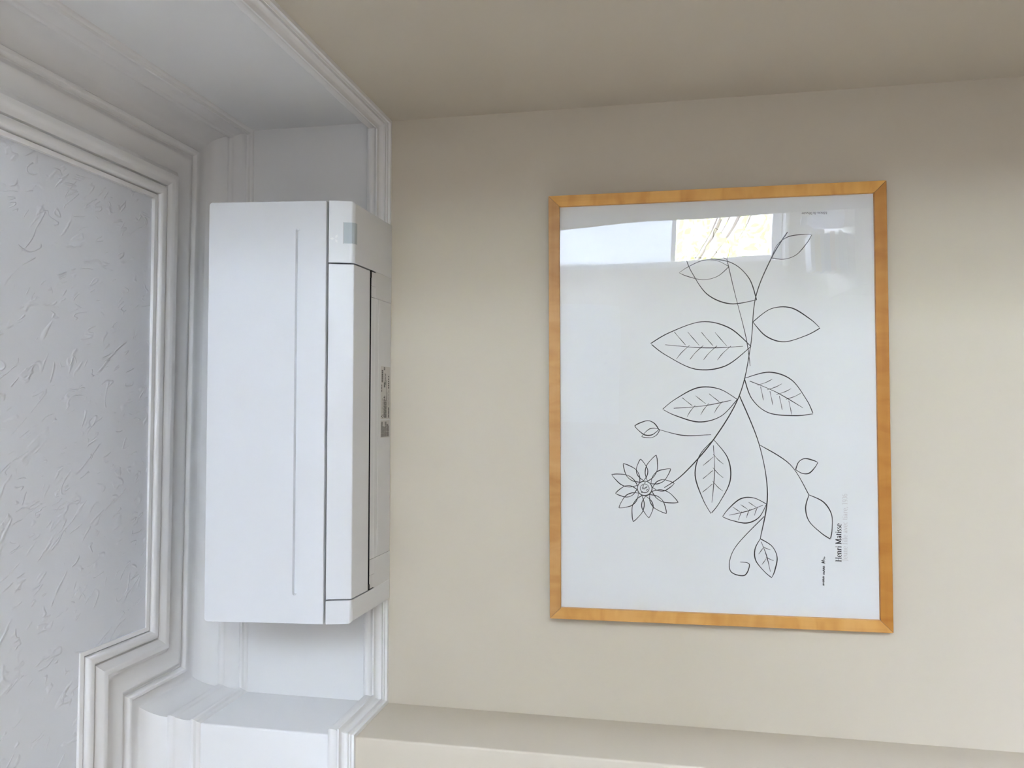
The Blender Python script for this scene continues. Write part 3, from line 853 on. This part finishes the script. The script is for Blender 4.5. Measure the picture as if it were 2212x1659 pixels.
# table with books and bottle, seen only in the glazing
TZ = -1.02
tb = empty('side_table', (0.95, -2.62, ZF), 'pale wooden side table carrying books, mirrored in the picture glazing', 'table')
v, f = boxvf(0.56, 1.40, -2.95, -2.35, TZ - 0.03, TZ); obj('table_top', v, f, M['table'], tb, bevel=0.003)
for x in (0.60, 1.36):
    for y in (-2.91, -2.39):
        v, f = prism_z([(x - .02, y - .02), (x + .02, y - .02), (x + .02, y + .02), (x - .02, y + .02)], [ZF, TZ - 0.03]); obj('leg', v, f, M['table'], tb)
books = [('pale green', (0.55, 0.62, 0.52), 0.022, .00), ('grey', (0.50, 0.50, 0.48), 0.020, .012), ('cream', (0.72, 0.66, 0.52), 0.018, -.006), ('orange', (0.72, 0.36, 0.18), 0.026, .008),
         ('blue', (0.22, 0.32, 0.55), 0.032, .0), ('pale blue', (0.50, 0.58, 0.68), 0.018, .01), ('yellow', (0.74, 0.60, 0.16), 0.030, -.004), ('white', (0.82, 0.82, 0.84), 0.022, .006)]
z = TZ
pos = ['lowest in', 'second from the bottom of', 'third from the bottom of', 'fourth from the bottom of', 'fourth from the top of', 'third from the top of', 'second from the top of', 'topmost in']
for (nm, c, th, dx), ps in zip(books, pos):
    m = plain(nm.replace(' ', '_') + '_book_cloth', c, 0.6, 0.3)
    bk = empty('book', (0.76 + dx, -2.55, z), nm + ' closed book lying ' + ps + ' the stack on the side table', 'book', 'books stacked on the side table')
    x0, x1, y0, y1 = 0.665 + dx, 0.855 + dx, -2.62, -2.48
    v, f = [], []
    boxvf(x0, x1, y0, y1, z, z + 0.0025, v, f); boxvf(x0, x1, y0, y1, z + th - 0.0035, z + th - 0.001, v, f); boxvf(x0, x1, y1 - 0.003, y1, z, z + th - 0.001, v, f)
    obj('book_cover', v, f, m, bk)
    v, f = boxvf(x0 + 0.003, x1 - 0.003, y0 + 0.004, y1 - 0.003, z + 0.0025, z + th - 0.0035); obj('page_block', v, f, M['paper'], bk)
    z += th
bt = empty('water_bottle', (0.925, -2.56, TZ), 'milky white plastic bottle with a blue-grey cap beside the stacked books', 'bottle')
v, f = lathe([(0.034, 0), (0.036, 0.004), (0.036, 0.13), (0.034, 0.15), (0.015, 0.185), (0.014, 0.20)], (0.925, -2.56, TZ)); obj('bottle_body', v, f, M['bottle'], bt, smooth=True, auto=40)
v, f = lathe([(0.017, 0), (0.017, 0.026), (0.014, 0.030)], (0.925, -2.56, TZ + 0.195)); obj('bottle_cap', v, f, plain('blue_grey_cap', (0.35, 0.42, 0.52), 0.4), bt, smooth=True, auto=40)
# pink cloth bag
v, f = [], []
nn, mmv = 16, 8
for k in range(mmv + 1):
    t = k / mmv
    r_ = 0.055 * (math.sin(math.pi * (0.12 + 0.80 * t)) ** 0.7)
    for i in range(nn):
        a = 2 * math.pi * i / nn
        q = r_ * (1 + 0.10 * math.sin(3 * a + 5 * t))
        v.append((1.045 + q * math.cos(a), -2.58 + 0.8 * q * math.sin(a), TZ + 0.26 * t))
for k in range(mmv):
    for i in range(nn):
        j = (i + 1) % nn
        f.append((k * nn + i, k * nn + j, (k + 1) * nn + j, (k + 1) * nn + i))
f.append(tuple(range(nn))[::-1]); f.append(tuple(mmv * nn + i for i in range(nn)))
tag(obj('cloth_bag', v, f, M['pink'], smooth=True), 'upright pink cloth bag on the side table next to the white bottle', 'bag')

# ------------------------------------------------------------------ garden outside the window
ZG = -4.6
v, f = boxvf(-40, 60, -80, -4.4, ZG - 0.2, ZG)
tag(obj('ground', v, f, M['grass']), kind='structure')
def tree(x, y, h, r, n, seed, lab):
    rnd = random.Random(seed)
    t = empty('garden_tree', (x, y, ZG), lab, 'tree')
    pr = [(0.16, 0), (0.12, h * .3), (0.09, h * .6), (0.03, h * .92)]
    v, f = lathe(pr, (x, y, ZG), 10); obj('trunk', v, f, M['bark'], t)
    for i in range(9):
        a = rnd.uniform(0, 6.28); z0 = h * rnd.uniform(.3, .75); L = r * rnd.uniform(.6, .95)
        p0 = Vector((x, y, ZG + z0)); p1 = p0 + Vector((L * math.cos(a), L * math.sin(a), L * .5))
        s = Vector((-math.sin(a), math.cos(a), 0)) * 0.03; u = Vector((0, 0, 0.03))
        obj('branch', [p0 + s, p0 + u, p0 - s, p0 - u, p1 + s * .3, p1 + u * .3, p1 - s * .3, p1 - u * .3],
            [(0, 1, 5, 4), (1, 2, 6, 5), (2, 3, 7, 6), (3, 0, 4, 7), (4, 5, 6, 7), (3, 2, 1, 0)], M['bark'], t)
    vs, fs = [], []
    for i in range(n):
        d = Vector((rnd.gauss(0, 1), rnd.gauss(0, 1), rnd.gauss(0, 1))).normalized() * r * rnd.uniform(.35, 1.0)
        c = Vector((x, y, ZG + h * .66)) + Vector((d.x, d.y, d.z * h * .36 / r))
        a = Vector((rnd.gauss(0, 1), rnd.gauss(0, 1), rnd.gauss(0, 1))).normalized(); b = a.orthogonal().normalized()
        q = rnd.uniform(.05, .11); k = len(vs)
        vs += [c - a * q, c + b * q * .45, c + a * q, c - b * q * .45]; fs.append((k, k + 1, k + 2, k + 3))
    o = obj('leaves', vs, fs, M['leaf'], t)
    o['kind'] = 'stuff'
tree(2.9, -10.5, 5.2, 1.7, 700, 3, 'nearer leafy garden tree outside the window, mirrored in the glazing')
tree(4.4, -14.0, 6.4, 2.2, 900, 5, 'taller leafy garden tree farther off outside the window')
